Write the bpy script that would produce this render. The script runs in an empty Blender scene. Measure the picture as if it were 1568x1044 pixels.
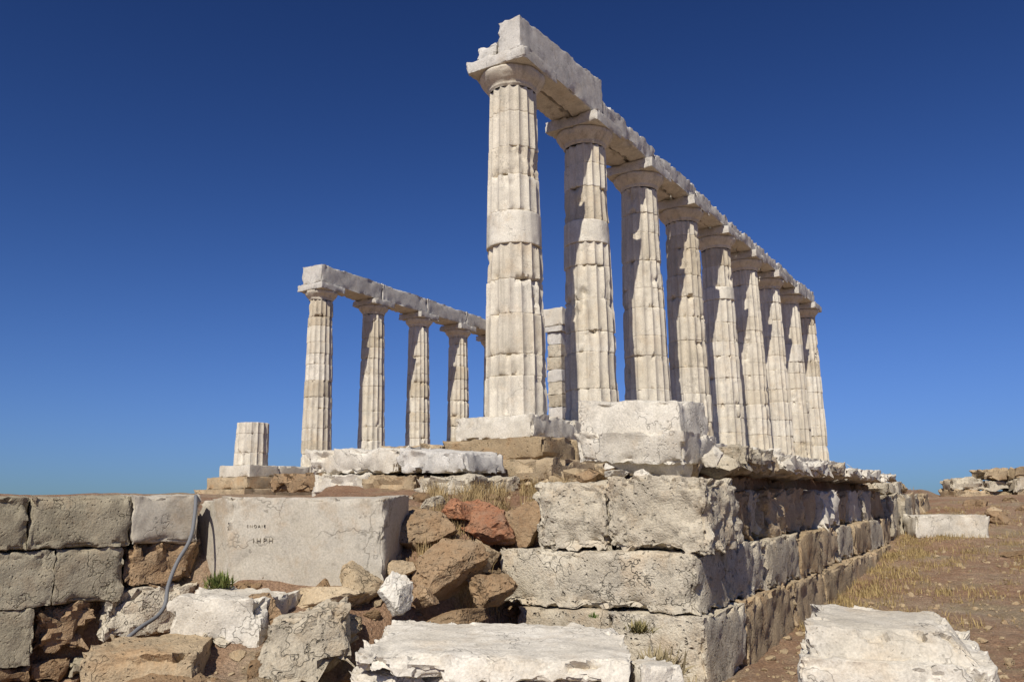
import bpy, math, random
import numpy as np
from mathutils import Matrix, Vector
random.seed(7)
scene=bpy.context.scene
rad=math.radians
# ------------------------------------------------------------ helpers
def G(l,d,z=0.0):
    """site survey grid (metres right / metres forward of the survey peg) -> world"""
    return np.array([6.304+.852*l-.524*d, -10.353+.524*l+.852*d, z])
def hsh(i,j,k,s):
    n=(i.astype(np.int64)*374761393+j.astype(np.int64)*668265263+k.astype(np.int64)*2147483647+s*1274126177)&0xffffffff
    n=((n^(n>>13))*1274126177)&0xffffffff
    n=(n^(n>>16))&0xffffffff
    n=(n*2246822519)&0xffffffff
    n=n^(n>>15)
    return (n&0xffffff)/float(0xffffff)
def vn(p,s=0):
    i=np.floor(p).astype(np.int64); f=p-i; f=f*f*(3-2*f)
    r=0
    for a in (0,1):
        wa=f[:,0] if a else 1-f[:,0]
        for b in (0,1):
            wb=f[:,1] if b else 1-f[:,1]
            for c in (0,1):
                wc=f[:,2] if c else 1-f[:,2]
                r=r+wa*wb*wc*hsh(i[:,0]+a,i[:,1]+b,i[:,2]+c,s)
    return r*2-1
def fbm(p,o=3,s=0):
    r=0;a=1;t=0
    for k in range(o):
        r=r+a*vn(p*(2.03**k)+17.3*k,s+k); t+=a; a*=.5
    return r/t
def cells(P,scale,seed):
    """nearest-cell id value: gives broken, facetted chips"""
    q=P*scale; i0=np.floor(q).astype(np.int64); best=np.full(len(P),9.); val=np.zeros(len(P))
    for a in (-1,0,1):
        for b in (-1,0,1):
            for c in (-1,0,1):
                I=i0+np.array([a,b,c])
                o=np.stack([hsh(I[:,0],I[:,1],I[:,2],seed+t) for t in (1,2,3)],1)
                dd=((I+o-q)**2).sum(1); m=dd<best
                best=np.where(m,dd,best); val=np.where(m,hsh(I[:,0],I[:,1],I[:,2],seed+9),val)
    return val
def make_mesh(name,V,F,mat,parent=None,tint=None,sharp=None,smooth=True,loc=None):
    V=np.asarray(V,float)
    c=V.mean(0) if loc is None else np.array(loc,float)
    me=bpy.data.meshes.new(name)
    F=np.asarray(F); n=F.shape[1]
    me.vertices.add(len(V)); me.vertices.foreach_set('co',(V-c).ravel())
    me.loops.add(F.size); me.loops.foreach_set('vertex_index',F.ravel().astype(np.int32))
    me.polygons.add(len(F)); me.polygons.foreach_set('loop_start',np.arange(0,F.size,n,dtype=np.int32))
    me.polygons.foreach_set('loop_total',np.full(len(F),n,dtype=np.int32))
    me.update(calc_edges=True)
    me.polygons.foreach_set('use_smooth',np.full(len(me.polygons),smooth))
    if tint is not None:
        a=me.attributes.new('tint','FLOAT','POINT'); a.data.foreach_set('value',np.asarray(tint,np.float32))
    me.materials.append(mat)
    if sharp: me.set_sharp_from_angle(angle=rad(sharp))
    ob=bpy.data.objects.new(name,me); scene.collection.objects.link(ob)
    ob.location=c
    if parent: ob.parent=parent
    return ob
def empty(name):
    e=bpy.data.objects.new(name,None); scene.collection.objects.link(e); return e
def box_lattice(nx,ny,nz):
    B=4096
    fs=[];
    def grid(n1,n2,fn,flip):
        a,b=np.meshgrid(np.arange(n1),np.arange(n2),indexing='ij'); a=a.ravel();b=b.ravel()
        q=[fn(a,b),fn(a+1,b),fn(a+1,b+1),fn(a,b+1)]
        if flip:q=q[::-1]
        fs.append(np.stack(q,1))
    key=lambda i,j,k:(i*B+j)*B+k
    grid(nx,ny,lambda a,b:key(a,b,nz+0*a),False); grid(nx,ny,lambda a,b:key(a,b,0*a),True)
    grid(ny,nz,lambda a,b:key(nx+0*a,a,b),False); grid(ny,nz,lambda a,b:key(0*a,a,b),True)
    grid(nx,nz,lambda a,b:key(a,0*a,b),False); grid(nx,nz,lambda a,b:key(a,ny+0*a,b),True)
    F=np.concatenate(fs); u,inv=np.unique(F,return_inverse=True)
    k=u%B; j=(u//B)%B; i=u//(B*B)
    return np.stack([i/nx,j/ny,k/nz],1),inv.reshape(F.shape)
SEED=[100]
def stone(name,C,mat,parent=None,res=.05,chip=.035,rough=.012,rr=.05,nf=3.0,sharp=30):
    """weathered ashlar: C = 8 corners ordered [x0y0z0,x1y0z0,x1y1z0,x0y1z0, same at z1]"""
    SEED[0]+=7; s=SEED[0]
    C=np.array(C,float)
    Lx=np.linalg.norm(C[1]-C[0]+C[5]-C[4])/2; Ly=np.linalg.norm(C[3]-C[0]+C[7]-C[4])/2; Lz=np.linalg.norm(C[4]-C[0]+C[6]-C[2])/2
    n=[max(3,min(80,int(math.ceil(L/res)))) for L in (Lx,Ly,Lz)]
    uvw,F=box_lattice(*n)
    uvw=uvw-.62*np.sin(2*math.pi*uvw)/(2*math.pi)
    L=np.array([Lx,Ly,Lz])
    u,v,w=uvw.T
    P=0
    for idx,(a,b,c) in enumerate([(0,0,0),(1,0,0),(1,1,0),(0,1,0),(0,0,1),(1,0,1),(1,1,1),(0,1,1)]):
        wt=(u if a else 1-u)*(v if b else 1-v)*(w if c else 1-w)
        P=P+wt[:,None]*C[idx]
    ax=[(C[1]-C[0]+C[6]-C[7]),(C[3]-C[0]+C[6]-C[5]),(C[4]-C[0]+C[6]-C[2])]
    ax=[a/np.linalg.norm(a) for a in ax]
    D=np.minimum(uvw,1-uvw)*L
    sg=np.where(uvw<.5,1.,-1.)
    W=np.exp(-(D/rr)**1.5)
    inv=sum((W[:,i]*sg[:,i])[:,None]*ax[i][None,:] for i in range(3))
    e=np.sort(D,1)[:,1]
    ef=np.exp(-e/rr)
    n1=fbm(P*nf,3,s); n2=fbm(P*nf*1.7+5,3,s+3); n3=fbm(P*16.,3,s+5)
    cv=cells(P+.03*np.stack([n1,n2,n3],1),6.5,s)
    ch=np.clip(cv-.45,0,1)*1.6*np.clip(n2+.6,0,1)
    amt=rough*(n1*1.6+n3*.8+np.clip(cv-.5,0,1)*.9)+chip*ef*(.10+1.5*ch+.35*n3)
    big=np.clip(n1-.30,0,1)*chip*3.2*np.exp(-e/(rr*2.8))*(.6+.8*cv)
    P=P+inv*(amt+big)[:,None]
    if np.dot(np.cross(ax[0],ax[1]),ax[2])<0: F=F[:,::-1]
    return make_mesh(name,P,F,mat,parent,sharp=sharp)
def boxC(x0,x1,y0,y1,z0,z1):
    return [(x0,y0,z0),(x1,y0,z0),(x1,y1,z0),(x0,y1,z0),(x0,y0,z1),(x1,y0,z1),(x1,y1,z1),(x0,y1,z1)]
def gbox(l0,l1,d0,d1,z0,z1,yaw=0,tilt=0,roll=0,taper=0,jit=.0):
    cl,cd,cz=(l0+l1)/2,(d0+d1)/2,(z0+z1)/2
    out=[]
    M=Matrix.Rotation(rad(yaw),3,'Z')@Matrix.Rotation(rad(tilt),3,'X')@Matrix.Rotation(rad(roll),3,'Y')
    for i,(l,d,z) in enumerate(boxC(l0-cl,l1-cl,d0-cd,d1-cd,z0-cz,z1-cz)):
        k=1-taper if i>=4 else 1
        v=M@Vector((l*k+random.uniform(-jit,jit),d*k+random.uniform(-jit,jit),z+random.uniform(-jit,jit)))
        out.append(G(cl+v.x,cd+v.y,cz+v.z))
    return out
def ico(sub):
    import bmesh
    bm=bmesh.new(); bmesh.ops.create_icosphere(bm,subdivisions=sub,radius=1)
    V=np.array([v.co[:] for v in bm.verts]); F=np.array([[v.index for v in f.verts] for f in bm.faces]); bm.free(); return V,F
ICO={k:ico(k) for k in (2,4,5)}
def rock_verts(seed,sub=5,planes=13,rough=.05):
    r=np.random.default_rng(seed); V,F=ICO[sub]; V=V.copy()*1.15
    for _ in range(planes):
        n=r.normal(size=3); n/=np.linalg.norm(n); dd=r.uniform(.5,.85)
        h=np.clip(V@n-dd,0,None); V=V-h[:,None]*n*.97
    V=V/np.abs(V).max(0)
    o=r.uniform(0,50,3)
    k=1+rough*fbm(V*2.2+o,4,seed)*1.8
    if sub>2:
        wv=V+.12*np.stack([fbm(V*5+o,2,seed+t) for t in (1,2,3)],1)
        cv=cells(wv+o,3.2,seed); k=k+rough*(cv-.5)*1.3+rough*.9*fbm(V*8+o,4,seed+2)
    return V*k[:,None],F
def rock(name,l,d,z,sl,sd,sz,mat,seed,yaw=0,parent=None,rough=.07,sub=5,tip=0):
    V,F=rock_verts(seed,sub,rough=rough)
    M=np.array(Matrix.Rotation(rad(yaw),3,'Z')@Matrix.Rotation(rad(tip),3,'Y'))
    V=(V*np.array([sl,sd,sz]))@M.T
    R=np.array([[.852,-.524,0],[.524,.852,0],[0,0,1]])
    V=V@R.T+G(l,d,z)
    return make_mesh(name,V,F,mat,parent,sharp=28)
# ------------------------------------------------------------ materials
def nodes(name):
    m=bpy.data.materials.new(name); m.use_nodes=True; nt=m.node_tree; nt.nodes.clear()
    o=nt.nodes.new('ShaderNodeOutputMaterial'); b=nt.nodes.new('ShaderNodeBsdfPrincipled')
    nt.links.new(b.outputs[0],o.inputs[0]); b.inputs['Roughness'].default_value=.9
    b.inputs['Specular IOR Level'].default_value=.15
    return m,nt,b
def N(nt,t,**k):
    n=nt.nodes.new(t)
    for a,v in k.items(): setattr(n,a,v)
    return n
def noise(nt,vec,scale,detail=5,rough=.6):
    n=N(nt,'ShaderNodeTexNoise'); n.inputs['Scale'].default_value=scale; n.inputs['Detail'].default_value=detail; n.inputs['Roughness'].default_value=rough
    nt.links.new(vec,n.inputs['Vector']); return n.outputs[0]
def ramp(nt,fac,stops):
    r=N(nt,'ShaderNodeValToRGB'); e=r.color_ramp.elements
    while len(e)<len(stops): e.new(.5)
    for i,(p,c) in enumerate(stops):
        e[i].position=p; e[i].color=(*c,1) if len(c)==3 else c
    nt.links.new(fac,r.inputs[0]); return r.outputs[0]
def mix(nt,fac,a,b,mode='MIX'):
    m=N(nt,'ShaderNodeMix',data_type='RGBA',blend_type=mode)
    for sock,v in ((m.inputs[0],fac),(m.inputs[6],a),(m.inputs[7],b)):
        if hasattr(v,'node'): nt.links.new(v,sock)
        elif isinstance(v,tuple): sock.default_value=(*v,1)
        else: sock.default_value=v
    return m.outputs[2]
def math_(nt,op,a,b=None):
    m=N(nt,'ShaderNodeMath',operation=op)
    for i,v in enumerate((a,b)):
        if v is None: continue
        if hasattr(v,'node'): nt.links.new(v,m.inputs[i])
        else: m.inputs[i].default_value=v
    return m.outputs[0]
def g3(v): return (v,v,v)
def stone_mat(name,light,dark,stain,stain_amt=.5,pit=.5,pit_scale=28,fine=60,bump=.5,bd=.02,lichen=0.,use_tint=False,streak=False,rust=None,objvar=.25,patina=.4,crack=.5,crack_scale=2.2):
    m,nt,b=nodes(name)
    geo=N(nt,'ShaderNodeNewGeometry'); pos=geo.outputs['Position']
    n1=noise(nt,pos,1.3,5,.62); n2=noise(nt,pos,7,6,.7); n3=noise(nt,pos,fine,3,.6)
    col=mix(nt,ramp(nt,n1,[(.35,g3(0)),(.65,g3(1))]),dark,light)
    f=ramp(nt,n2,[(.42,g3(0)),(.68,g3(1))]); f=math_(nt,'MULTIPLY',f,stain_amt)
    col=mix(nt,f,col,stain)
    # mid-scale grey patina patches
    pn=ramp(nt,noise(nt,pos,3.1,7,.72),[(.50,g3(0)),(.63,g3(1))])
    col=mix(nt,math_(nt,'MULTIPLY',pn,patina),col,(stain[0]*.72,stain[1]*.74,stain[2]*.78))
    if streak:
        mp=N(nt,'ShaderNodeMapping'); mp.inputs['Scale'].default_value=(9,9,.55); nt.links.new(pos,mp.inputs[0])
        s=noise(nt,mp.outputs[0],1,5,.6); f=ramp(nt,s,[(.5,g3(0)),(.70,g3(1))]); f=math_(nt,'MULTIPLY',f,.55)
        col=mix(nt,f,col,tuple(c*.58 for c in stain))
    if rust:
        s=noise(nt,pos,2.3,5,.7); f=ramp(nt,s,[(.52,g3(0)),(.66,g3(1))]); f=math_(nt,'MULTIPLY',f,rust[1]); col=mix(nt,f,col,rust[0])
    if lichen:
        s=noise(nt,pos,12,6,.78); f=ramp(nt,s,[(.56,g3(0)),(.62,g3(1))]); f=math_(nt,'MULTIPLY',f,lichen); col=mix(nt,f,col,(.10,.09,.07))
    col=mix(nt,1.0,col,ramp(nt,n3,[(.3,g3(.8)),(.7,g3(1.1))]),'MULTIPLY')
    vo=N(nt,'ShaderNodeTexVoronoi'); vo.inputs['Scale'].default_value=pit_scale
    dst=N(nt,'ShaderNodeVectorMath',operation='ADD'); 
    nn=N(nt,'ShaderNodeTexNoise'); nn.inputs['Scale'].default_value=9; nt.links.new(pos,nn.inputs[0])
    sc=N(nt,'ShaderNodeVectorMath',operation='SCALE'); sc.inputs['Scale'].default_value=.12; nt.links.new(nn.outputs['Color'],sc.inputs[0])
    nt.links.new(pos,dst.inputs[0]); nt.links.new(sc.outputs[0],dst.inputs[1]); nt.links.new(dst.outputs[0],vo.inputs['Vector'])
    p1=ramp(nt,vo.outputs['Distance'],[(.08,g3(0)),(.3,g3(1))])
    pm=ramp(nt,noise(nt,pos,4.5,4,.7),[(.45,g3(0)),(.6,g3(1))])
    pits=math_(nt,'MULTIPLY',math_(nt,'SUBTRACT',1.0,p1),pm)
    col=mix(nt,math_(nt,'MULTIPLY',pits,pit*.6),col,tuple(c*.45 for c in dark))
    # hairline cracks
    ve=N(nt,'ShaderNodeTexVoronoi',feature='DISTANCE_TO_EDGE'); ve.inputs['Scale'].default_value=crack_scale
    sc2=N(nt,'ShaderNodeVectorMath',operation='SCALE'); sc2.inputs['Scale'].default_value=.35; nt.links.new(nn.outputs['Color'],sc2.inputs[0])
    d2=N(nt,'ShaderNodeVectorMath',operation='ADD'); nt.links.new(pos,d2.inputs[0]); nt.links.new(sc2.outputs[0],d2.inputs[1]); nt.links.new(d2.outputs[0],ve.inputs['Vector'])
    ck=math_(nt,'SUBTRACT',1.0,ramp(nt,ve.outputs['Distance'],[(.004,g3(0)),(.016,g3(1))]))
    ck=math_(nt,'MULTIPLY',ck,ramp(nt,n1,[(.48,g3(0)),(.56,g3(1))]))
    col=mix(nt,math_(nt,'MULTIPLY',ck,crack),col,tuple(c*.35 for c in dark))
    if use_tint:
        at=N(nt,'ShaderNodeAttribute',attribute_name='tint'); 
        col=mix(nt,1.0,col,ramp(nt,at.outputs['Fac'],[(0,(.45,.39,.31)),(.35,(.84,.79,.70)),(.7,(1,.985,.95)),(1,(1.08,1.09,1.09))]),'MULTIPLY')
    oi=N(nt,'ShaderNodeObjectInfo')
    col=mix(nt,1.0,col,ramp(nt,oi.outputs['Random'],[(0,(1-objvar,1-objvar*1.15,1-objvar*1.4)),(1,(1+objvar*.4,1+objvar*.4,1+objvar*.4))]),'MULTIPLY')
    nt.links.new(col,b.inputs['Base Color'])
    h=math_(nt,'ADD',math_(nt,'MULTIPLY',n2,.7),math_(nt,'MULTIPLY',n3,.35))
    h=math_(nt,'SUBTRACT',h,math_(nt,'MULTIPLY',pits,pit))
    h=math_(nt,'SUBTRACT',h,math_(nt,'MULTIPLY',ck,.6))
    bp=N(nt,'ShaderNodeBump'); bp.inputs['Strength'].default_value=bump; bp.inputs['Distance'].default_value=bd
    nt.links.new(h,bp.inputs['Height']); nt.links.new(bp.outputs[0],b.inputs['Normal'])
    return m
M_col=stone_mat('weathered_marble',(.755,.70,.595),(.665,.61,.505),(.54,.49,.40),.45,pit=.35,bump=.5,bd=.018,use_tint=True,streak=True,rust=((.58,.45,.30),.33),objvar=.04,patina=.38,crack=.35)
M_marble=stone_mat('white_marble',(.72,.67,.57),(.62,.565,.46),(.50,.45,.36),.5,pit=.45,bump=.6,bd=.02,lichen=.2,rust=((.58,.46,.31),.35),objvar=.12,patina=.4,crack=.6)
M_beam=stone_mat('grey_marble',(.65,.615,.55),(.55,.515,.45),(.42,.39,.34),.45,pit=.35,bump=.5,bd=.018,lichen=.25,rust=((.54,.43,.29),.25),objvar=.08,patina=.45,crack=.5)
M_lime=stone_mat('pitted_limestone',(.62,.555,.43),(.52,.455,.34),(.40,.34,.25),.5,pit=1.0,pit_scale=20,bump=.9,bd=.035,lichen=.45,rust=((.46,.32,.18),.4),objvar=.14,patina=.4,crack=.6)
M_wall=stone_mat('wall_limestone',(.46,.41,.30),(.37,.33,.23),(.28,.24,.17),.55,pit=.7,pit_scale=30,bump=.8,bd=.02,lichen=.3,rust=((.40,.27,.15),.3),objvar=.15)
M_grey=stone_mat('inscribed_stone',(.49,.44,.35),(.42,.37,.285),(.53,.48,.39),.5,pit=.35,bump=.4,bd=.012,lichen=.22,rust=((.40,.29,.18),.5),objvar=.05,patina=.3,crack=.5,crack_scale=1.3)
M_brown=stone_mat('brown_rock',(.40,.27,.155),(.28,.18,.10),(.43,.33,.21),.5,pit=.8,pit_scale=22,bump=1.0,bd=.04,lichen=.35,objvar=.25)
M_orange=stone_mat('orange_rock',(.45,.20,.10),(.33,.15,.08),(.34,.26,.18),.5,pit=.6,bump=1.0,bd=.04,lichen=.35,objvar=.1)
M_tan=stone_mat('tan_limestone',(.55,.435,.28),(.43,.325,.20),(.34,.265,.17),.55,pit=.7,pit_scale=24,bump=.9,bd=.03,lichen=.25,rust=((.45,.27,.13),.5),objvar=.2)
# ------------------------------------------------------------ terrain
def sstep(a,b,x):
    t=np.clip((x-a)/(b-a),0,1); return t*t*(3-2*t)
def height(x,y,nz=True):
    x=np.asarray(x,float); y=np.asarray(y,float)
    rx=x-6.304; ry=y+10.353
    l=.852*rx+.524*ry; d=-.524*rx+.852*ry
    gr=np.interp(y,[-20,-3,2,6,11.6,17,22,70,110,200,420],[-2.8,-2.68,-2.5,-2.25,-1.72,-1.36,-1.25,-1.3,-3,-20,-70])
    gr=gr+np.clip(x-8,0,10)*.045*sstep(2,10,y)
    inn=np.interp(y,[-3.6,-2.2,-1.2,0,20,28,60,110,200,420],[-1.28,-1.1,-.95,-.9,-1.1,-1.35,-1.4,-3,-20,-70])
    inn=inn-.25*(1-sstep(-4.5,-2.5,x))*(1-sstep(3,8,y))
    hs=np.interp(d,[4,5.2,6,7,7.6,8.3,9,10.5,12,14,30,60,110,200,420],[-2.62,-2.55,-2.33,-2.02,-1.75,-1.38,-1.2,-1.05,-.95,-.9,-1.3,-1.4,-3,-20,-70])
    front=-2.66+0*x
    w_in=sstep(-3.5,-3.2,y)*(1-sstep(3.45,3.7,x))
    base=np.where(x>3.6,gr,np.where(y<-3.4,front,gr))
    base=base*(1-w_in)+inn*w_in
    wl=1-sstep(1.7,2.25,x)
    wl=wl*(1-sstep(-.1,.25,l)*(1-sstep(6.9,7.3,d)))
    h=base*(1-wl)+hs*wl
    wx=x+.37; wy=y+6.12
    sd=-(wx*.943-wy*.334)
    beh=sstep(.15,.45,sd)*(1-sstep(-2.6,-2.3,l))
    lowl=(1-sstep(-3.0,-2.35,l))*(1-beh)*(1-sstep(7.2,7.8,d))
    h=h*(1-lowl)+(-2.68)*lowl
    pl=np.interp(-x,[0,8,13,20,60,110,200,420],[-1.3,-1.15,-.95,-1.2,-1.6,-4,-22,-70])
    h=h*(1-beh)+np.minimum(pl,-0.9)*beh
    r=np.hypot(x,y); h=h-sstep(120,330,r)*68
    if nz:
        P=np.stack([x,y,0*x],-1).reshape(-1,3)
        h=h+(fbm(P*.9,3,5)*.06+fbm(P*4,3,9)*.03+fbm(P*11,2,19)*.012).reshape(x.shape)
    return h
def axis(a,b,st,ext):
    f=np.arange(a,b,st); o=[];v=b;s=st
    while v<ext: o.append(v); s*=1.18; v+=s
    i=[];v=a-st;s=st
    while v>-ext: i.append(v); s*=1.18; v-=s
    return np.array(i[::-1]+list(f)+o)
ax_=axis(-3.5,9.5,.05,420); ay_=axis(-8.5,8,.05,420)
X,Y=np.meshgrid(ax_,ay_,indexing='ij'); Z=height(X,Y)
nx,ny=X.shape; idx=np.arange(nx*ny).reshape(nx,ny)
F=np.stack([idx[:-1,:-1],idx[1:,:-1],idx[1:,1:],idx[:-1,1:]],-1).reshape(-1,4)
m,nt,b=nodes('dry_earth'); geo=N(nt,'ShaderNodeNewGeometry'); pos=geo.outputs['Position']
n1=noise(nt,pos,.55,5,.6); n2=noise(nt,pos,5,6,.7); n3=noise(nt,pos,45,4,.7)
col=ramp(nt,n1,[(.35,(.36,.205,.12)),(.5,(.41,.27,.17)),(.68,(.46,.35,.24))])
col=mix(nt,ramp(nt,n2,[(.45,g3(0)),(.7,g3(.85))]),col,(.26,.15,.085))
vo=N(nt,'ShaderNodeTexVoronoi'); vo.inputs['Scale'].default_value=17; nt.links.new(pos,vo.inputs[0])
wn=math_(nt,'GREATER_THAN',noise(nt,pos,9,3,.6),.54)
pf=math_(nt,'MULTIPLY',math_(nt,'LESS_THAN',vo.outputs['Distance'],.2),wn)
col=mix(nt,math_(nt,'MULTIPLY',pf,.5),col,(.52,.44,.34))
gp=math_(nt,'MULTIPLY',ramp(nt,noise(nt,pos,1.1,6,.72),[(.52,g3(0)),(.62,g3(1))]),.5)
col=mix(nt,gp,col,(.33,.26,.14))
col=mix(nt,1.0,col,ramp(nt,n3,[(.3,g3(.55)),(.7,g3(1.3))]),'MULTIPLY')
nt.links.new(col,b.inputs['Base Color'])
bp=N(nt,'ShaderNodeBump'); bp.inputs['Strength'].default_value=1.0; bp.inputs['Distance'].default_value=.07
nt.links.new(math_(nt,'ADD',math_(nt,'ADD',n2,math_(nt,'MULTIPLY',n3,.6)),math_(nt,'MULTIPLY',pf,.4)),bp.inputs['Height']); nt.links.new(bp.outputs[0],b.inputs['Normal'])
make_mesh('ground',np.stack([X,Y,Z],-1).reshape(-1,3),F,m,loc=(0,0,0))
m,nt,b=nodes('sea_water'); b.inputs['Base Color'].default_value=(.02,.06,.12,1); b.inputs['Roughness'].default_value=.25
S_=40000; make_mesh('sea',[(-S_,-S_,-60),(S_,-S_,-60),(S_,S_,-60),(-S_,S_,-60)],[(0,1,2,3)],m,smooth=False,loc=(0,0,-60))
# ------------------------------------------------------------ temple
temple=empty('ruined_greek_temple')
def column(x,y,z0,seed,H=5.12,rb=.475,rt=.378,part=None,smooth_drums=(),cap=True,name='doric_column'):
    r=np.random.default_rng(seed)
    Ht=part or H
    zs=[0];
    while zs[-1]<Ht-.3: zs.append(zs[-1]+r.choice([r.uniform(.3,.42),r.uniform(.42,.58),r.uniform(.5,.66)]))
    if Ht-zs[-1]<.25 and len(zs)>1: zs.pop()
    zs.append(Ht); zs=np.array(zs); nd=len(zs)-1
    lv=[];dr=[]
    for i in range(nd):
        a,bz=zs[i],zs[i+1]; inner=np.linspace(a+.03,bz-.03,max(3,int((bz-a)/.04)))
        q=np.concatenate([[a+.002,a+.006,a+.014],inner,[bz-.014,bz-.006,bz-.002]]); lv.append(q); dr.append(np.full(len(q),i))
    lv=np.concatenate(lv); dr=np.concatenate(dr)
    M=160; th=np.arange(M)/M*2*math.pi
    T,L=np.meshgrid(th,lv); DR=np.repeat(dr[:,None],M,1)
    R=rb+(rt-rb)*(L/H)**1.12
    ph=(T/(2*math.pi)*16)%1
    fd=np.array([0.006 if i in smooth_drums else r.uniform(.038,.05) for i in range(nd)])[DR]
    groove=fd*(4*ph*(1-ph))**.85
    P=np.stack([x+R*np.cos(T),y+R*np.sin(T),z0+L],-1).reshape(-1,3)
    n=fbm(P*3.1,3,seed).reshape(R.shape); n2=fbm(P*9,3,seed+3).reshape(R.shape); n4=fbm(P*1.7+9,2,seed+8).reshape(R.shape)
    cv=cells(P+.03*n2.reshape(-1,1),7.5,seed).reshape(R.shape)
    wear=np.array([0.3 if i in smooth_drums else r.choice([.4,1.0,1.5]) for i in range(nd)])[DR]
    er=.003+.014*np.clip(n4+.1,0,1)*wear
    prof=np.maximum(groove,er*(1+.8*n2))
    rad_=R-prof+n*.004+n2*.004*wear
    jd=np.minimum(np.abs(L-zs[DR]),np.abs(L-zs[DR+1]))
    jvar=.3+.9*np.clip(n+.5,0,1)
    jw=np.exp(-jd/.006)*jvar; rad_-=.013*jw
    chip=np.clip(n2*.8+n*.8+(cv-.5)*1.0-.22,0,1)*np.exp(-jd/.06)*wear; rad_-=chip*.10
    pat=np.clip(fbm(P*2.3+31,3,seed+20).reshape(R.shape)-.27,0,1)*(.2+cv)*wear; rad_-=pat*.12
    rad_*=(1+r.uniform(-.009,.007,nd))[DR]
    ox=r.uniform(-.008,.008,(nd,2))
    V=np.stack([x+ox[DR,0]+rad_*np.cos(T),y+ox[DR,1]+rad_*np.sin(T),z0+L],-1).reshape(-1,3)
    nl=len(lv); id_=np.arange(nl*M).reshape(nl,M); nxt=np.roll(id_,-1,1)
    Fq=np.stack([id_[:-1],nxt[:-1],nxt[1:],id_[1:]],-1).reshape(-1,4)
    tb=np.clip(r.normal(.64,.08,nd),.1,.9)
    for i in range(nd):
        if r.random()<.12: tb[i]=r.uniform(.32,.45)
    for i in smooth_drums: tb[i]=.86
    tint=tb[DR]-.3*chip.clip(0,.6)-.25*jw+.16*n4
    top=len(V); V=np.vstack([V,[x,y,z0+Ht]]); tint=np.append(tint.ravel(),.5)
    li=id_[-1]; Fc=np.stack([li[0::2],li[1::2],np.roll(li,-2)[0::2],np.full(M//2,top)],-1)
    make_mesh(name,V,np.vstack([Fq,Fc]),M_col,temple,tint=tint,sharp=40,loc=(x,y,z0))
    if cap:
        zz=z0+H
        prof=[(0,rt*.97),(.02,rt*.985),(.03,rt+.012),(.045,rt+.012),(.05,rt+.004),(.06,rt+.018),(.075,rt+.02),(.12,rt+.065),(.17,rt+.107),(.21,rt+.132),(.245,rt+.143),(.27,rt+.14),(.283,rt+.115)]
        pz=np.array([p[0] for p in prof]);pr=np.array([p[1] for p in prof])
        zf=np.linspace(0,.283,22); rf=np.interp(zf,pz,pr)
        T,L=np.meshgrid(np.arange(64)/64*2*math.pi,zf); R=np.repeat(rf[:,None],64,1)
        P=np.stack([x+R*np.cos(T),y+R*np.sin(T),zz+L],-1).reshape(-1,3)
        nn=fbm(P*3.3,3,seed+40); n2=fbm(P*8,3,seed+41)
        R=R-(np.clip(nn-.15,0,1)*.12+np.clip(n2-.2,0,1)*.05).reshape(R.shape)
        V=np.stack([x+R*np.cos(T),y+R*np.sin(T),zz+L],-1).reshape(-1,3)
        id_=np.arange(V.shape[0]).reshape(-1,64); nxt=np.roll(id_,-1,1)
        make_mesh('capital_echinus',V,np.stack([id_[:-1],nxt[:-1],nxt[1:],id_[1:]],-1).reshape(-1,4),M_col,temple,tint=np.full(len(V),r.uniform(.5,.65)),sharp=50)
        h=.53
        stone('capital_abacus',boxC(x-h,x+h,y-h,y+h,zz+.283,zz+.49),M_beam,temple,res=.04,chip=.035,rough=.004,rr=.035)
SP=2.52
smooth={0:(5,),1:(7,),3:(),4:(8,),7:(7,)}
for k in range(9):
    column(0,k*SP,-.05,11+k,smooth_drums=smooth.get(k,()))
NX=-12.35;NY=8.353
for k in range(6):
    column(NX,NY+k*SP,-.2,51+k,H=5.26)
column(NX,NY-SP,-.2,70,part=1.2,cap=False,name='column_stump')
def beam(x0,x1,y0,y1,z0,z1a,z1b,mat=M_beam,**k):
    C=boxC(x0,x1,y0,y1,z0,z1a); C=[list(c) for c in C]; C[6][2]=z1b; C[7][2]=z1b
    return stone('architrave_block',C,mat,temple,**k)
az=-.05+5.12+.493
beam(.01,.42,-.45,2.46,az,az+.54,az+.76,res=.045,chip=.025,rough=.004,rr=.04)
beam(-.42,-.03,-.34,.45,az,az+.35,az+.40,res=.05,chip=.10,rr=.10,rough=.015)
beam(-.42,-.03,.5,2.5,az,az+.34,az+.30,chip=.05,rough=.012)
tops=[(.40,.36),(.32,.38),(.34,.28),(.26,.32),(.34,.30),(.36,.30),(.34,.46)]
for k in range(1,8):
    a,b_=tops[k-1]
    y0=k*SP-.02 if k>1 else 2.49; y1=(k+1)*SP-.04
    beam(.02,.42,y0,y1,az,az+a,az+b_,chip=.05,rr=.08,rough=.015,res=.055)
    beam(-.42,-.0,y0+.02,y1,az,az+a*.9,az+b_*.9,chip=.06,rr=.09,rough=.02,res=.07)
beam(-.3,.3,8*SP-.02,8*SP+.3,az,az+.1,az+.08,chip=.06)
an=-.2+5.26+.493
for k in range(0,5):
    y0=NY+k*SP-(.45 if k==0 else .02); y1=NY+(k+1)*SP-.05
    beam(NX-.42,NX+.42,y0,y1,an,an+.60-.02*k,an+.58-.03*k,chip=.05,rough=.012,res=.07)
beam(NX-.42,NX+.42,NY+5*SP-.02,NY+5*SP+.45,an,an+.5,an+.45,chip=.1)
ay=17.8; axx=-8.9
for i in range(11):
    z0=-.2+i*.49
    stone('anta_block',boxC(axx-.31+random.uniform(-.01,.01),axx+.31,ay-.31,ay+.31,z0,z0+.482),M_beam if i%3==1 else M_lime,temple,res=.09,chip=.03)
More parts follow.
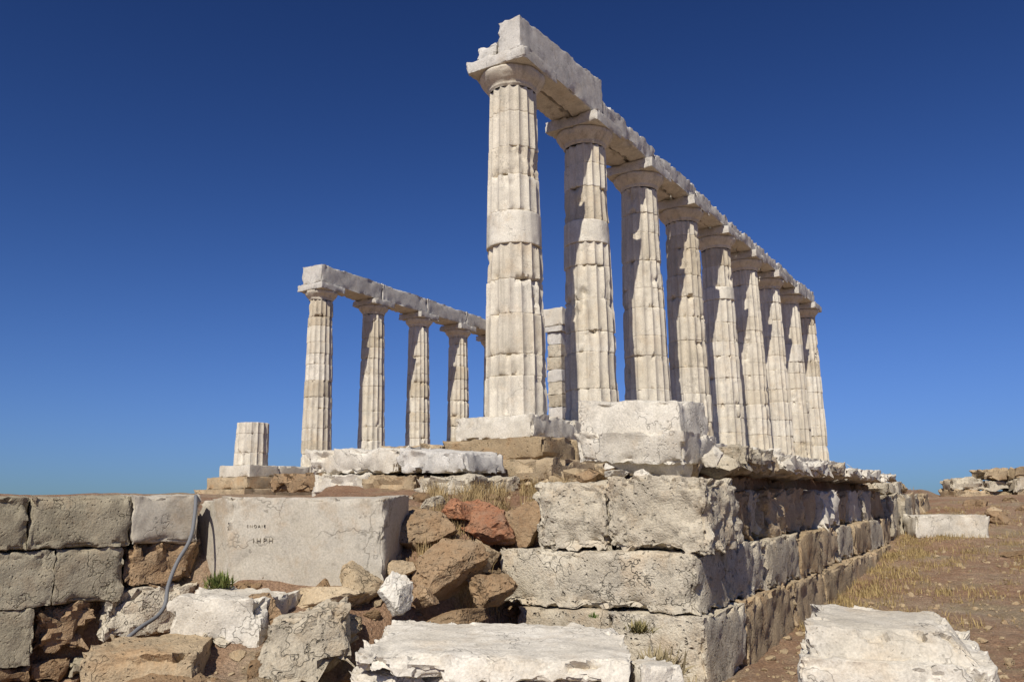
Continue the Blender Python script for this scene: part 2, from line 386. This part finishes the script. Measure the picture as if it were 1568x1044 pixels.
stone('anta_capital',boxC(axx-.4,axx+.4,ay-.4,ay+.4,-.2+5.39,-.2+5.62),M_beam,temple,res=.08)
stone('anta_lintel',boxC(NX+.5,axx+.45,ay-.4,ay+.4,5.425,6.12),M_marble,temple,res=.1,chip=.04)
def run(axis_,a,b,f0,f1,z0,z1,mats,name,lm=(.9,1.4),jit=.02,**k):
    p=a
    while p<b-.05:
        q=min(b,p+random.uniform(*lm)); 
        if b-q<.4:q=b
        j=random.uniform(-jit,jit); jz=random.uniform(-jit,jit)*.5
        if axis_=='y': C=boxC(f0,f1+j,p+.004,q-.004,z0,z1+jz)
        else: C=boxC(p+.004,q-.004,f0+j,f1,z0,z1+jz)
        stone(name,C,random.choice(mats),temple,**k)
        p=q
stone('step_block',boxC(-.62,.66,-.66,.62,-.37,-.05),M_marble,temple,res=.035,chip=.05,rr=.06)
run('y',.63,21.3,-.6,.64,-.37,-.05,[M_marble],'step_block',res=.08)
run('y',-1.0,21.6,-.6,.98,-.70,-.375,[M_tan,M_lime],'step_block',res=.07,chip=.07,jit=.05)
run('y',-1.35,22,-.6,1.35,-1.05,-.705,[M_tan,M_brown,M_lime],'step_block',res=.07,chip=.1,rr=.09,jit=.08)
run('x',-1.7,-.62,-1.02,.6,-.70,-.40,[M_marble,M_tan],'step_block',res=.05,chip=.1,rr=.09,jit=.08)
run('x',-3.6,.3,-1.45,-.2,-1.05,-.76,[M_tan,M_lime,M_brown],'step_block',res=.05,chip=.1,rr=.09,jit=.1)
run('y',NY-SP-.6,24,NX-.6,NX+.62,-.52,-.2,[M_marble,M_lime],'step_block',res=.1)
run('y',NY-SP-1.0,24,NX-.6,NX+1.0,-.85,-.525,[M_tan],'step_block',res=.1)
run('y',NY-SP-1.4,24,NX-.6,NX+1.4,-1.2,-.855,[M_tan],'step_block',res=.1)
# ------------------------------------------------------------ stone terrace
terr=empty('stone_terrace')
def tb(C,mat,**k): return stone('terrace_block',C,mat,terr,**k)
tb(boxC(2.10,3.96,-3.77,-2.95,-2.12,-1.635),M_lime,res=.028,chip=.06,rough=.014)
tb(boxC(2.46,3.16,-3.70,-2.9,-1.63,-1.06),M_lime,res=.02,chip=.06,rough=.035)
tb(boxC(3.17,4.06,-3.72,-2.85,-1.63,-1.04),M_lime,res=.02,chip=.07,rough=.04)
tb(boxC(2.3,3.2,-3.80,-3.0,-2.72,-2.125),M_lime,res=.05)
tb(boxC(3.21,4.02,-3.82,-2.7,-2.72,-2.125),M_lime,res=.035,chip=.07)
def trow(y0,y1,xo,z0,z1,mats,lm,jit,chip,rough,res0=.04,dep=.7,gap=0.,ztop=None,gz=0.):
    p=y0
    while p<y1-.1:
        q=min(y1,p+random.uniform(*lm)); 
        if y1-q<.3:q=y1
        res=res0*(1+max(0,p+3)*.09)
        j=random.uniform(-jit,jit)
        g=random.uniform(0,gap)
        zt=z1 if ztop is None else float(np.interp(p,[y0,y1],ztop))
        C=[list(c) for c in boxC(xo-dep,xo+j,p+.005,q-.005-g,z0+random.uniform(0,gz),zt+random.uniform(-gap,gap)*.3)]
        C[1][2]+=gz*.8; C[2][2]+=gz*.8
        tb(C,random.choice(mats),res=res,chip=chip,rough=rough,rr=.07)
        p=q
trow(-2.68,7.4,4.0,-2.85,-2.12,[M_tan,M_lime,M_tan],(1.2,2.1),.03,.06,.025)
trow(-2.94,7.4,3.94,-2.115,-1.635,[M_tan,M_lime],(1.2,2.1),.03,.06,.025)
trow(-2.84,7.4,3.86,-1.63,-1.14,[M_lime,M_tan,M_marble],(.5,1.2),.08,.08,.045,gap=.08)
trow(-2.3,7.6,4.04,-1.03,-.70,[M_lime,M_marble,M_marble],(.8,1.7),.14,.09,.045,gap=.10,dep=1.0,ztop=(-.70,-.84),gz=.09)
trow(-2.3,7.6,3.5,-1.16,-1.0,[M_brown],(.8,1.5),.1,.05,.03,dep=.8)
trow(-2.0,7.6,3.3,-.85,-.62,[M_marble,M_tan],(.6,1.3),.2,.12,.05,gap=.2,dep=.9,ztop=(-.62,-.78))
trow(7.5,14,4.0,-2.2,-1.2,[M_tan,M_lime],(.7,1.4),.1,.15,.05)
trow(8,11,3.9,-1.2,-.95,[M_tan,M_lime],(.7,1.4),.1,.18,.05,gap=.3)
# ------------------------------------------------------------ loose marble blocks
cb=empty('carved_cornice_block')
C=[(2.72,-3.35,-.70),(3.76,-3.39,-.74),(3.78,-2.6,-.72),(2.77,-2.6,-.7),(2.72,-3.32,-.28),(3.72,-3.34,-.33),(3.74,-2.7,-.31),(2.76,-2.7,-.26)]
stone('upper_part',C,M_marble,cb,res=.025,chip=.035,rough=.008,rr=.04)
C=[(2.73,-3.35,-.86),(3.77,-3.38,-.92),(3.79,-2.65,-.88),(2.8,-2.65,-.84),(2.68,-3.40,-.58),(3.79,-3.44,-.63),(3.82,-2.6,-.63),(2.75,-2.6,-.58)]
stone('lower_part',C,M_marble,cb,res=.025,chip=.04,rough=.01,rr=.04)
C=[(3.25,-3.20,-1.0),(3.70,-3.24,-1.03),(3.68,-2.7,-1.0),(3.2,-2.7,-1.0),(2.80,-3.30,-.80),(3.74,-3.34,-.84),(3.76,-2.7,-.82),(2.85,-2.7,-.80)]
stone('underside',C,M_marble,cb,res=.03,chip=.04,rough=.012)
def block(C,mat=M_marble,name='marble_block',**k): return stone(name,C,mat,None,**k)
k0=0
for (l,d,z,a,b_,c,mt) in [(.92,7.5,-.98,.13,.12,.06,M_marble),(1.12,7.4,-1.0,.13,.1,.06,M_marble),(.75,7.9,-1.0,.16,.15,.1,M_brown),(1.35,7.75,-.98,.13,.13,.1,M_tan),(1.80,7.5,-.84,.09,.09,.10,M_marble),(1.62,7.7,-.92,.13,.12,.12,M_tan),(2.0,7.95,-.9,.2,.2,.12,M_lime)]:
    k0+=1; rock('small_stone',l,d,z,a,b_,c,mt,200+k0,yaw=k0*40,sub=4)
block([(-1.85,-2.25,-.84),(-.35,-2.3,-.86),(-.35,-1.4,-.84),(-1.85,-1.3,-.82),(-1.95,-2.28,-.52),(-.35,-2.32,-.55),(-.35,-1.4,-.53),(-1.9,-1.3,-.5)],M_marble,res=.035,chip=.07,rough=.02,rr=.08)
block([(-.33,-2.32,-.87),(.75,-2.35,-.9),(.75,-1.5,-.87),(-.33,-1.4,-.86),(-.33,-2.34,-.55),(.7,-2.36,-.66),(.7,-1.5,-.62),(-.33,-1.4,-.53)],M_beam,res=.035,chip=.06,rough=.015,rr=.07)
block(boxC(-1.75,-.75,-2.35,-1.5,-1.22,-.86),M_marble,res=.04,chip=.10,rough=.03,rr=.1)
block(boxC(-.7,.1,-2.5,-1.6,-1.2,-.9),M_tan,res=.04,chip=.12,rough=.03,rr=.1)
block(boxC(.12,1.0,-2.55,-1.6,-1.22,-.92),M_lime,res=.04,chip=.1,rough=.03,rr=.1)
block(boxC(1.5,2.3,-1.8,-1.1,-1.2,-.85),M_tan,res=.05,chip=.15,rough=.04,rr=.12)
fs=empty('foreground_marble_slab')
stone('top_layer',[G(-1.0,5.42,-2.27),G(.66,5.2,-2.29),G(.80,6.55,-2.27),G(-.98,6.7,-2.24),G(-1.02,5.45,-2.12),G(.70,5.25,-2.17),G(.80,6.5,-2.13),G(-.95,6.7,-2.10)],M_marble,fs,res=.022,chip=.06,rough=.012,rr=.06)
stone('middle_layer',[G(-1.04,5.46,-2.37),G(.62,5.22,-2.39),G(.80,6.5,-2.40),G(-.98,6.6,-2.38),G(-1.06,5.50,-2.265),G(.58,5.30,-2.285),G(.80,6.5,-2.255),G(-.98,6.6,-2.235)],M_marble,fs,res=.022,chip=.09,rough=.02,rr=.05)
stone('lower_layer',[G(-1.0,5.40,-2.66),G(.66,5.20,-2.66),G(.80,6.5,-2.66),G(-.98,6.6,-2.66),G(-1.03,5.42,-2.38),G(.66,5.2,-2.40),G(.80,6.5,-2.38),G(-.98,6.6,-2.36)],M_marble,fs,res=.025,chip=.10,rough=.03,rr=.07)
block(gbox(.72,.98,5.3,5.75,-2.5,-2.2,yaw=10,jit=.03),M_marble,res=.025,chip=.07,rough=.02)
br=empty('moulded_marble_block')
stone('upper_rim',[G(1.88,5.62,-2.28),G(2.92,5.35,-2.32),G(3.34,6.5,-2.30),G(2.30,6.7,-2.26),G(1.92,5.70,-2.03),G(2.78,5.5,-2.07),G(3.18,6.5,-2.03),G(2.30,6.65,-2.0)],M_marble,br,res=.022,chip=.06,rough=.014,rr=.10)
stone('body',[G(1.70,5.50,-2.75),G(3.02,5.20,-2.75),G(3.50,6.5,-2.75),G(2.2,6.75,-2.75),G(1.80,5.57,-2.20),G(2.93,5.30,-2.24),G(3.40,6.5,-2.20),G(2.25,6.7,-2.20)],M_marble,br,res=.026,chip=.06,rough=.018,rr=.07)
block(gbox(7.95,9.35,16.6,17.3,-2.05,-1.60,yaw=-6,roll=1),M_marble,res=.05,chip=.05,rough=.02)
block(gbox(-2.52,-1.80,6.35,7.05,-2.25,-1.88,yaw=-8,jit=.02),M_marble,res=.028,chip=.045,rough=.02,rr=.08)
block(gbox(-2.95,-2.15,5.75,6.4,-2.7,-2.15,yaw=8,jit=.04),M_tan,res=.03,chip=.07,rough=.02,rr=.09)
block(gbox(-1.85,-1.15,5.95,6.6,-2.4,-1.97,yaw=12,jit=.06,taper=.2),M_lime,name='limestone_block',res=.028,chip=.07,rough=.03,rr=.1)
# inscribed block
ib=empty('inscribed_stone_block')
A=G(-2.50,7.4,0)[:2]; B=G(-1.1,7.2,0)[:2]
A2=G(-2.98,7.95,0)[:2]; B2=G(-1.0,8.1,0)[:2]
zz0,zz1=-2.12,-1.145
C=[(*A,zz0),(*B,zz0),(*B2,zz0),(*A2,zz0),(*A,zz1),(*B,zz1-.02),(*B2,zz1),(*A2,zz1-.03)]
stone('block_body',C,M_grey,ib,res=.026,chip=.05,rough=.007,rr=.04)
m,nt,b=nodes('carved_letter_stone'); b.inputs['Base Color'].default_value=(.27,.23,.17,1)
dv=np.array([B[0]-A[0],B[1]-A[1]]); ang=math.atan2(dv[1],dv[0]); dv/=np.linalg.norm(dv)
for txt,s,u,z in (('E N O A I E',.026,.17,-1.41),('I H P H',.046,.23,-1.54)):
    cu=bpy.data.curves.new('carved_letters','FONT'); cu.body=txt; cu.size=s*1.35; cu.extrude=.006; cu.offset=-.0014
    o=bpy.data.objects.new('carved_letters',cu); scene.collection.objects.link(o)
    nrm=np.array([dv[1],-dv[0]])
    p=np.array(A)+dv*u+nrm*.001
    o.location=(p[0],p[1],z); o.rotation_euler=(math.pi/2,0,ang); o.data.materials.append(m); o.parent=ib
# ------------------------------------------------------------ left block wall
lw=empty('stone_block_wall')
P0=np.array([-.64,-6.87]); P1=np.array([-.106,-5.37]); dr=(P1-P0)/np.linalg.norm(P1-P0); nr=np.array([-dr[1],dr[0]])
def wb(s0,s1,z0,z1,mat,off=0,**k):
    a=P0+dr*s0-nr*off; b_=P0+dr*s1-nr*off; th=nr*.5
    C=[(*a,z0),(*b_,z0),(*(b_+th),z0),(*(a+th),z0),(*a,z1),(*b_,z1),(*(b_+th),z1),(*(a+th),z1)]
    stone('wall_block',C,mat,lw,**k)
kk=dict(res=.025,chip=.035,rough=.013,rr=.04)
for s0,s1 in ((-1.6,-.65),(-.64,.255),(.262,1.03),(1.037,1.60)): wb(s0,s1,-1.545,-1.125,M_grey if s0>1 else M_wall,.02,**kk)
for s0,s1 in ((-1.4,-.5),(-.49,.47),(.48,1.0)): wb(s0,s1,-1.99,-1.555,M_wall,.0,**kk)
wb(1.01,1.60,-1.86,-1.555,M_brown,-.02,res=.03,chip=.09,rough=.035,rr=.09)
for s0,s1,z0,z1 in ((-1.5,-.4,-2.42,-2.0),(-.39,.36,-2.42,-2.0)): wb(s0,s1,z0,z1,M_wall,.0,**kk)
wb(.38,.78,-2.35,-2.03,M_brown,-.06,res=.025,chip=.1,rough=.06,rr=.1)
wb(.85,1.6,-2.28,-1.9,M_lime,.03,res=.03,chip=.12,rough=.03,rr=.1)
for i in range(9):
    s=-.7+i*.27; wb(s,s+.25,-2.56,-2.44,random.choice([M_brown,M_wall]),random.uniform(-.05,.03),res=.03,chip=.06,rough=.03)
    wb(s+.1,s+.36,-2.72,-2.57,random.choice([M_brown,M_wall]),random.uniform(-.05,.03),res=.03,chip=.06,rough=.03)
C=[(*(P0-dr*2+nr*.3),-2.9),(*(P1+dr*.1+nr*.3),-2.9),(*(P1+nr*.8),-2.9),(*(P0-dr*2+nr*.8),-2.9),(*(P0-dr*2+nr*.3),-1.25),(*(P1+dr*.1+nr*.3),-1.25),(*(P1+nr*.8),-1.25),(*(P0-dr*2+nr*.8),-1.25)]
stone('wall_core',C,M_brown,lw,res=.1)
def tube(name,pts,r,mat):
    cu=bpy.data.curves.new(name,'CURVE'); cu.dimensions='3D'; sp=cu.splines.new('BEZIER'); sp.bezier_points.add(len(pts)-1)
    for q,p in zip(sp.bezier_points,pts): q.co=Vector(p); q.handle_left_type=q.handle_right_type='AUTO'
    cu.bevel_depth=r; cu.bevel_resolution=4; cu.materials.append(mat)
    o=bpy.data.objects.new(name,cu); scene.collection.objects.link(o); return o
m,nt,b=nodes('grey_plastic'); b.inputs['Base Color'].default_value=(.17,.17,.17,1); b.inputs['Roughness'].default_value=.6
tube('grey_cable',[G(-2.92,7.7,-1.14),G(-2.82,7.45,-1.16),G(-2.78,7.34,-1.3),G(-2.77,7.24,-1.5),G(-2.82,7.12,-1.68),G(-2.84,7.02,-1.85),G(-2.82,6.9,-2.02),G(-2.9,6.6,-2.15),G(-3.05,6.35,-2.35),G(-3.0,6.1,-2.5)],.016,m)
# ------------------------------------------------------------ rocks on the slope
R_=[(-1.27,7.0,-1.86,.19,.18,.19,M_tan,1),(-.95,6.75,-1.93,.15,.13,.18,M_marble,2),(-.95,8.0,-1.52,.42,.35,.25,M_brown,3),(-.28,8.2,-1.42,.40,.3,.22,M_orange,4),
 (-.62,7.4,-1.80,.42,.35,.28,M_brown,5),(-.85,8.6,-1.24,.17,.15,.1,M_lime,6),(-1.27,7.9,-1.62,.12,.1,.14,M_lime,7),(-1.95,6.6,-2.05,.2,.2,.17,M_brown,8),
 (-1.5,7.1,-1.98,.4,.3,.12,M_tan,9),(-.2,7.4,-1.95,.22,.2,.16,M_brown,10),(-2.35,5.7,-2.42,.35,.3,.16,M_brown,11),(-1.75,5.5,-2.45,.45,.3,.17,M_brown,12),(-1.25,5.5,-2.5,.2,.2,.14,M_tan,13),
 (.1,8.1,-1.45,.3,.25,.25,M_brown,14),(-1.35,6.55,-2.15,.2,.2,.12,M_tan,15),(-.45,6.95,-2.12,.35,.2,.1,M_brown,16),(-.55,8.15,-1.3,.2,.2,.13,M_orange,17),(-.75,7.1,-2.0,.18,.15,.12,M_brown,18),(-1.0,7.35,-1.8,.16,.14,.1,M_tan,19),
 (-.3,7.65,-1.68,.2,.18,.15,M_tan,20),(-1.15,8.3,-1.42,.2,.18,.14,M_tan,21)]
for (l,d,z,a,b_,c,mt,s) in R_: rock('rock',l,d,z,a,b_,c,mt,300+s,yaw=s*37)
def scatter(name,n,fn,mat,smin,smax,seed):
    r=np.random.default_rng(seed); Vs=[];Fs=[];o=0
    bases=[rock_verts(900+i,2,rough=.1) for i in range(6)]
    c=0
    while c<n:
        x,y=fn(r); 
        if x is None: continue
        s=smin*(smax/smin)**(r.random()**2.2)
        V,F=bases[r.integers(6)]
        M=np.array(Matrix.Rotation(r.uniform(0,6.28),3,'Z')@Matrix.Rotation(r.uniform(-.5,.5),3,'X'))
        V=(V*np.array([s,s*r.uniform(.6,1),s*r.uniform(.4,.8)]))@M.T
        z=float(height(np.array([x]),np.array([y]))[0])
        Vs.append(V+np.array([x,y,z+s*.15])); Fs.append(F+o); o+=len(V); c+=1
    return make_mesh(name,np.vstack(Vs),np.vstack(Fs),mat,sharp=30,loc=(0,0,0))
def right_area(r):
    d=5.5+17*r.random()**1.4; l=d*r.uniform(.2,.66)
    p=G(l,d); 
    if p[0]<4.05: return None,None
    return p[0],p[1]
def slope_area(r):
    l=r.uniform(-2.6,.6); d=r.uniform(5.2,9.5); p=G(l,d)
    if p[0]>2.05 and d>6.7 : return None,None
    return p[0],p[1]
scatter('gravel',2600,right_area,M_tan,.008,.06,5)
scatter('gravel',500,slope_area,M_tan,.008,.07,6)
scatter('rubble',130,slope_area,M_brown,.05,.14,8)
scatter('rubble',60,slope_area,M_lime,.04,.11,9)
dw=empty('distant_rubble_wall')
p=14.5
while p<23:
    w=random.uniform(.8,1.5)
    for z0,z1 in ((-1.6,-1.1),(-1.1,-.72),(-.72,-.38)):
        if z1>-.5 and p<15: continue
        stone('wall_block',gbox(p,p+w-.02,27.7+random.uniform(-.1,.1),28.6,z0,z1,jit=.06),random.choice([M_tan,M_lime,M_tan]),dw,res=.12,chip=.12,rough=.05,rr=.12)
    p+=w
for i in range(12):
    d=random.uniform(13,26); l=d*random.uniform(.54,.66); P=G(l,d)
    rock('rock',l,d,float(height(np.array([P[0]]),np.array([P[1]]))[0]),random.uniform(.12,.35),random.uniform(.15,.35),random.uniform(.1,.22),random.choice([M_brown,M_tan]),500+i,sub=4,yaw=i*50)
# ------------------------------------------------------------ grass
def grass(name,n,fn,hmin,hmax,cols,seed,w=.004,lean=.5):
    r=np.random.default_rng(seed); xs=[];ys=[]
    while len(xs)<n:
        x,y=fn(r)
        if x is None: continue
        xs.append(x);ys.append(y)
    x=np.array(xs);y=np.array(ys); z=height(x,y)-.01
    h=r.uniform(hmin,hmax,n); a=r.uniform(0,6.28,n); le=h*lean*r.random(n)
    dx=np.cos(a);dy=np.sin(a); wx=-dy*w*(.6+r.random(n));wy=dx*w*(.6+r.random(n))
    p0=np.stack([x,y,z],1); W_=np.stack([wx,wy,0*wx],1)
    p1=p0+np.stack([dx*le*.35,dy*le*.35,h*.6],1); p2=p0+np.stack([dx*le,dy*le,h],1)
    V=np.stack([p0-W_,p0+W_,p1+W_*.7,p1-W_*.7,p2-W_*.15,p2+W_*.15],1).reshape(-1,3)
    b0=np.arange(n)[:,None]*6
    F=np.concatenate([b0+np.array([[0,1,2,3]]),b0+np.array([[3,2,5,4]])])
    m,nt,b=nodes(name+'_blades'); at=N(nt,'ShaderNodeAttribute',attribute_name='tint')
    nt.links.new(ramp(nt,at.outputs['Fac'],[(0,cols[0]),(1,cols[1])]),b.inputs['Base Color'])
    return make_mesh(name,V,F,m,tint=np.repeat(r.random(n),6),smooth=False,loc=(0,0,0))
def tufts(cs,spread):
    def f(r):
        c=cs[r.integers(len(cs))]; s=c[2] if len(c)>2 else spread
        return c[0]+r.normal()*s,c[1]+r.normal()*s
    return f
rr=np.random.default_rng(3)
cs=[]
for _ in range(26):
    l=rr.uniform(-.9,.7); d=rr.uniform(8.3,9.8); p=G(l,d)
    if p[0]<2.6: cs.append((p[0],p[1],.06))
for _ in range(16):
    p=G(rr.uniform(-1.6,-.2),rr.uniform(7.3,8.3)); cs.append((p[0],p[1],.05))
grass('dry_grass',4200,tufts(cs,.1),.04,.22,[(.26,.18,.08),(.46,.34,.17)],11,w=.003,lean=.8)
cs=[]
for _ in range(160):
    yy=rr.uniform(-1,12); cs.append((4.03+abs(rr.normal())*.3*(1+yy*.14),yy,.08))
for _ in range(110):
    d=rr.uniform(9,24); p=G(d*rr.uniform(.44,.66),d); cs.append((p[0],p[1],.13))
grass('dry_grass',11000,tufts(cs,.1),.02,.12,[(.24,.17,.07),(.42,.31,.14)],12,w=.004,lean=.9)
def weed(name,l,d,z,s,seed,n=260,cols=((.07,.12,.025),(.16,.20,.05))):
    r=np.random.default_rng(seed)
    c=G(l,d,z); V=[];F=[]
    for i in range(n):
        a=r.uniform(0,6.28); e=r.uniform(.2,1.4); L=s*r.uniform(.4,1); 
        st=c+np.array([r.normal()*s*.25,r.normal()*s*.25,0]); tp=st+np.array([math.cos(a)*math.cos(e),math.sin(a)*math.cos(e),math.sin(e)])*L
        w=np.array([-math.sin(a),math.cos(a),.2])*s*.045; md=(st+tp)/2
        k=len(V); V+= [st,md+w,tp,md-w]; F.append((k,k+1,k+2,k+3))
    m,nt,b=nodes(name+'_leaves'); at=N(nt,'ShaderNodeAttribute',attribute_name='tint'); nt.links.new(ramp(nt,at.outputs['Fac'],[(0,cols[0]),(1,cols[1])]),b.inputs['Base Color'])
    make_mesh(name,V,F,m,tint=np.repeat(r.random(n),4),smooth=False)
weed('green_weed',-2.40,6.98,-1.88,.17,1,cols=((.09,.12,.03),(.24,.24,.08)))
weed('dry_weed',.95,6.55,-2.2,.14,2,180,((.14,.13,.05),(.32,.26,.12)))
weed('green_weed',.62,6.8,-2.12,.07,3,60)
weed('dry_weed',1.0,6.1,-2.42,.24,4,320,((.22,.17,.09),(.38,.31,.18)))
weed('dry_weed',1.05,5.7,-2.5,.2,5,220,((.22,.17,.09),(.38,.31,.18)))
# ------------------------------------------------------------ light, sky, camera
az_=math.atan2(.22,-.975); el=rad(44)
sd=Vector((math.sin(az_)*math.cos(el),math.cos(az_)*math.cos(el),math.sin(el)))
su=bpy.data.lights.new('sun','SUN'); su.energy=5.0; su.angle=rad(.5); su.color=(1,.95,.865)
so=bpy.data.objects.new('sun',su); scene.collection.objects.link(so); so.rotation_euler=sd.to_track_quat('Z','Y').to_euler()
w=bpy.data.worlds.new('World'); scene.world=w; w.use_nodes=True; nt=w.node_tree; nt.nodes.clear()
o=nt.nodes.new('ShaderNodeOutputWorld'); bg=nt.nodes.new('ShaderNodeBackground'); sk=nt.nodes.new('ShaderNodeTexSky'); sk.sky_type='NISHITA'; sk.sun_disc=False
sk.sun_elevation=el; sk.sun_rotation=az_%(2*math.pi); sk.altitude=100; sk.air_density=1.0; sk.dust_density=.2; sk.ozone_density=1.5
# film response of a saturated blue sky: gamma, then a soft shoulder per channel
sc=nt.nodes.new('ShaderNodeMix'); sc.data_type='RGBA'; sc.blend_type='MULTIPLY'; sc.inputs[0].default_value=1; sc.inputs[7].default_value=(.105,.11,.122,1)
gm=nt.nodes.new('ShaderNodeGamma'); gm.inputs[1].default_value=1.8
nt.links.new(sk.outputs[0],sc.inputs[6]); nt.links.new(sc.outputs[2],gm.inputs[0])
sp=nt.nodes.new('ShaderNodeSeparateColor'); cbn=nt.nodes.new('ShaderNodeCombineColor'); nt.links.new(gm.outputs[0],sp.inputs[0])
for i,(gain,Mx_) in enumerate(((.88,.24),(.97,.52),(1.06,1.8))):
    x=math_(nt,'MULTIPLY',sp.outputs[i],gain)
    y=math_(nt,'DIVIDE',math_(nt,'MULTIPLY',x,Mx_*10),math_(nt,'ADD',x,Mx_))
    nt.links.new(y,cbn.inputs[i])
nt.links.new(cbn.outputs[0],bg.inputs[0])
bg.inputs['Strength'].default_value=.1
nt.links.new(bg.outputs[0],o.inputs[0])
cam=bpy.data.cameras.new('camera'); cam.lens=29.02; cam.sensor_width=36; cam.clip_end=100000; cam.clip_start=.05
co=bpy.data.objects.new('camera',cam); scene.collection.objects.link(co)
yaw,pit,rol=.55136,.18833,-.01123
Fv=Vector((-math.sin(yaw)*math.cos(pit),math.cos(yaw)*math.cos(pit),math.sin(pit)))
Rv=Vector((math.cos(yaw),math.sin(yaw),0)); Uv=Rv.cross(Fv)
R2=Rv*math.cos(rol)+Uv*math.sin(rol); U2=-Rv*math.sin(rol)+Uv*math.cos(rol)
Mx=Matrix((R2,U2,-Fv)).transposed().to_4x4(); Mx.translation=Vector((6.30446,-10.35306,-1.18615)); co.matrix_world=Mx
scene.camera=co
scene.view_settings.view_transform='Standard'; scene.view_settings.look='None'; scene.view_settings.exposure=0
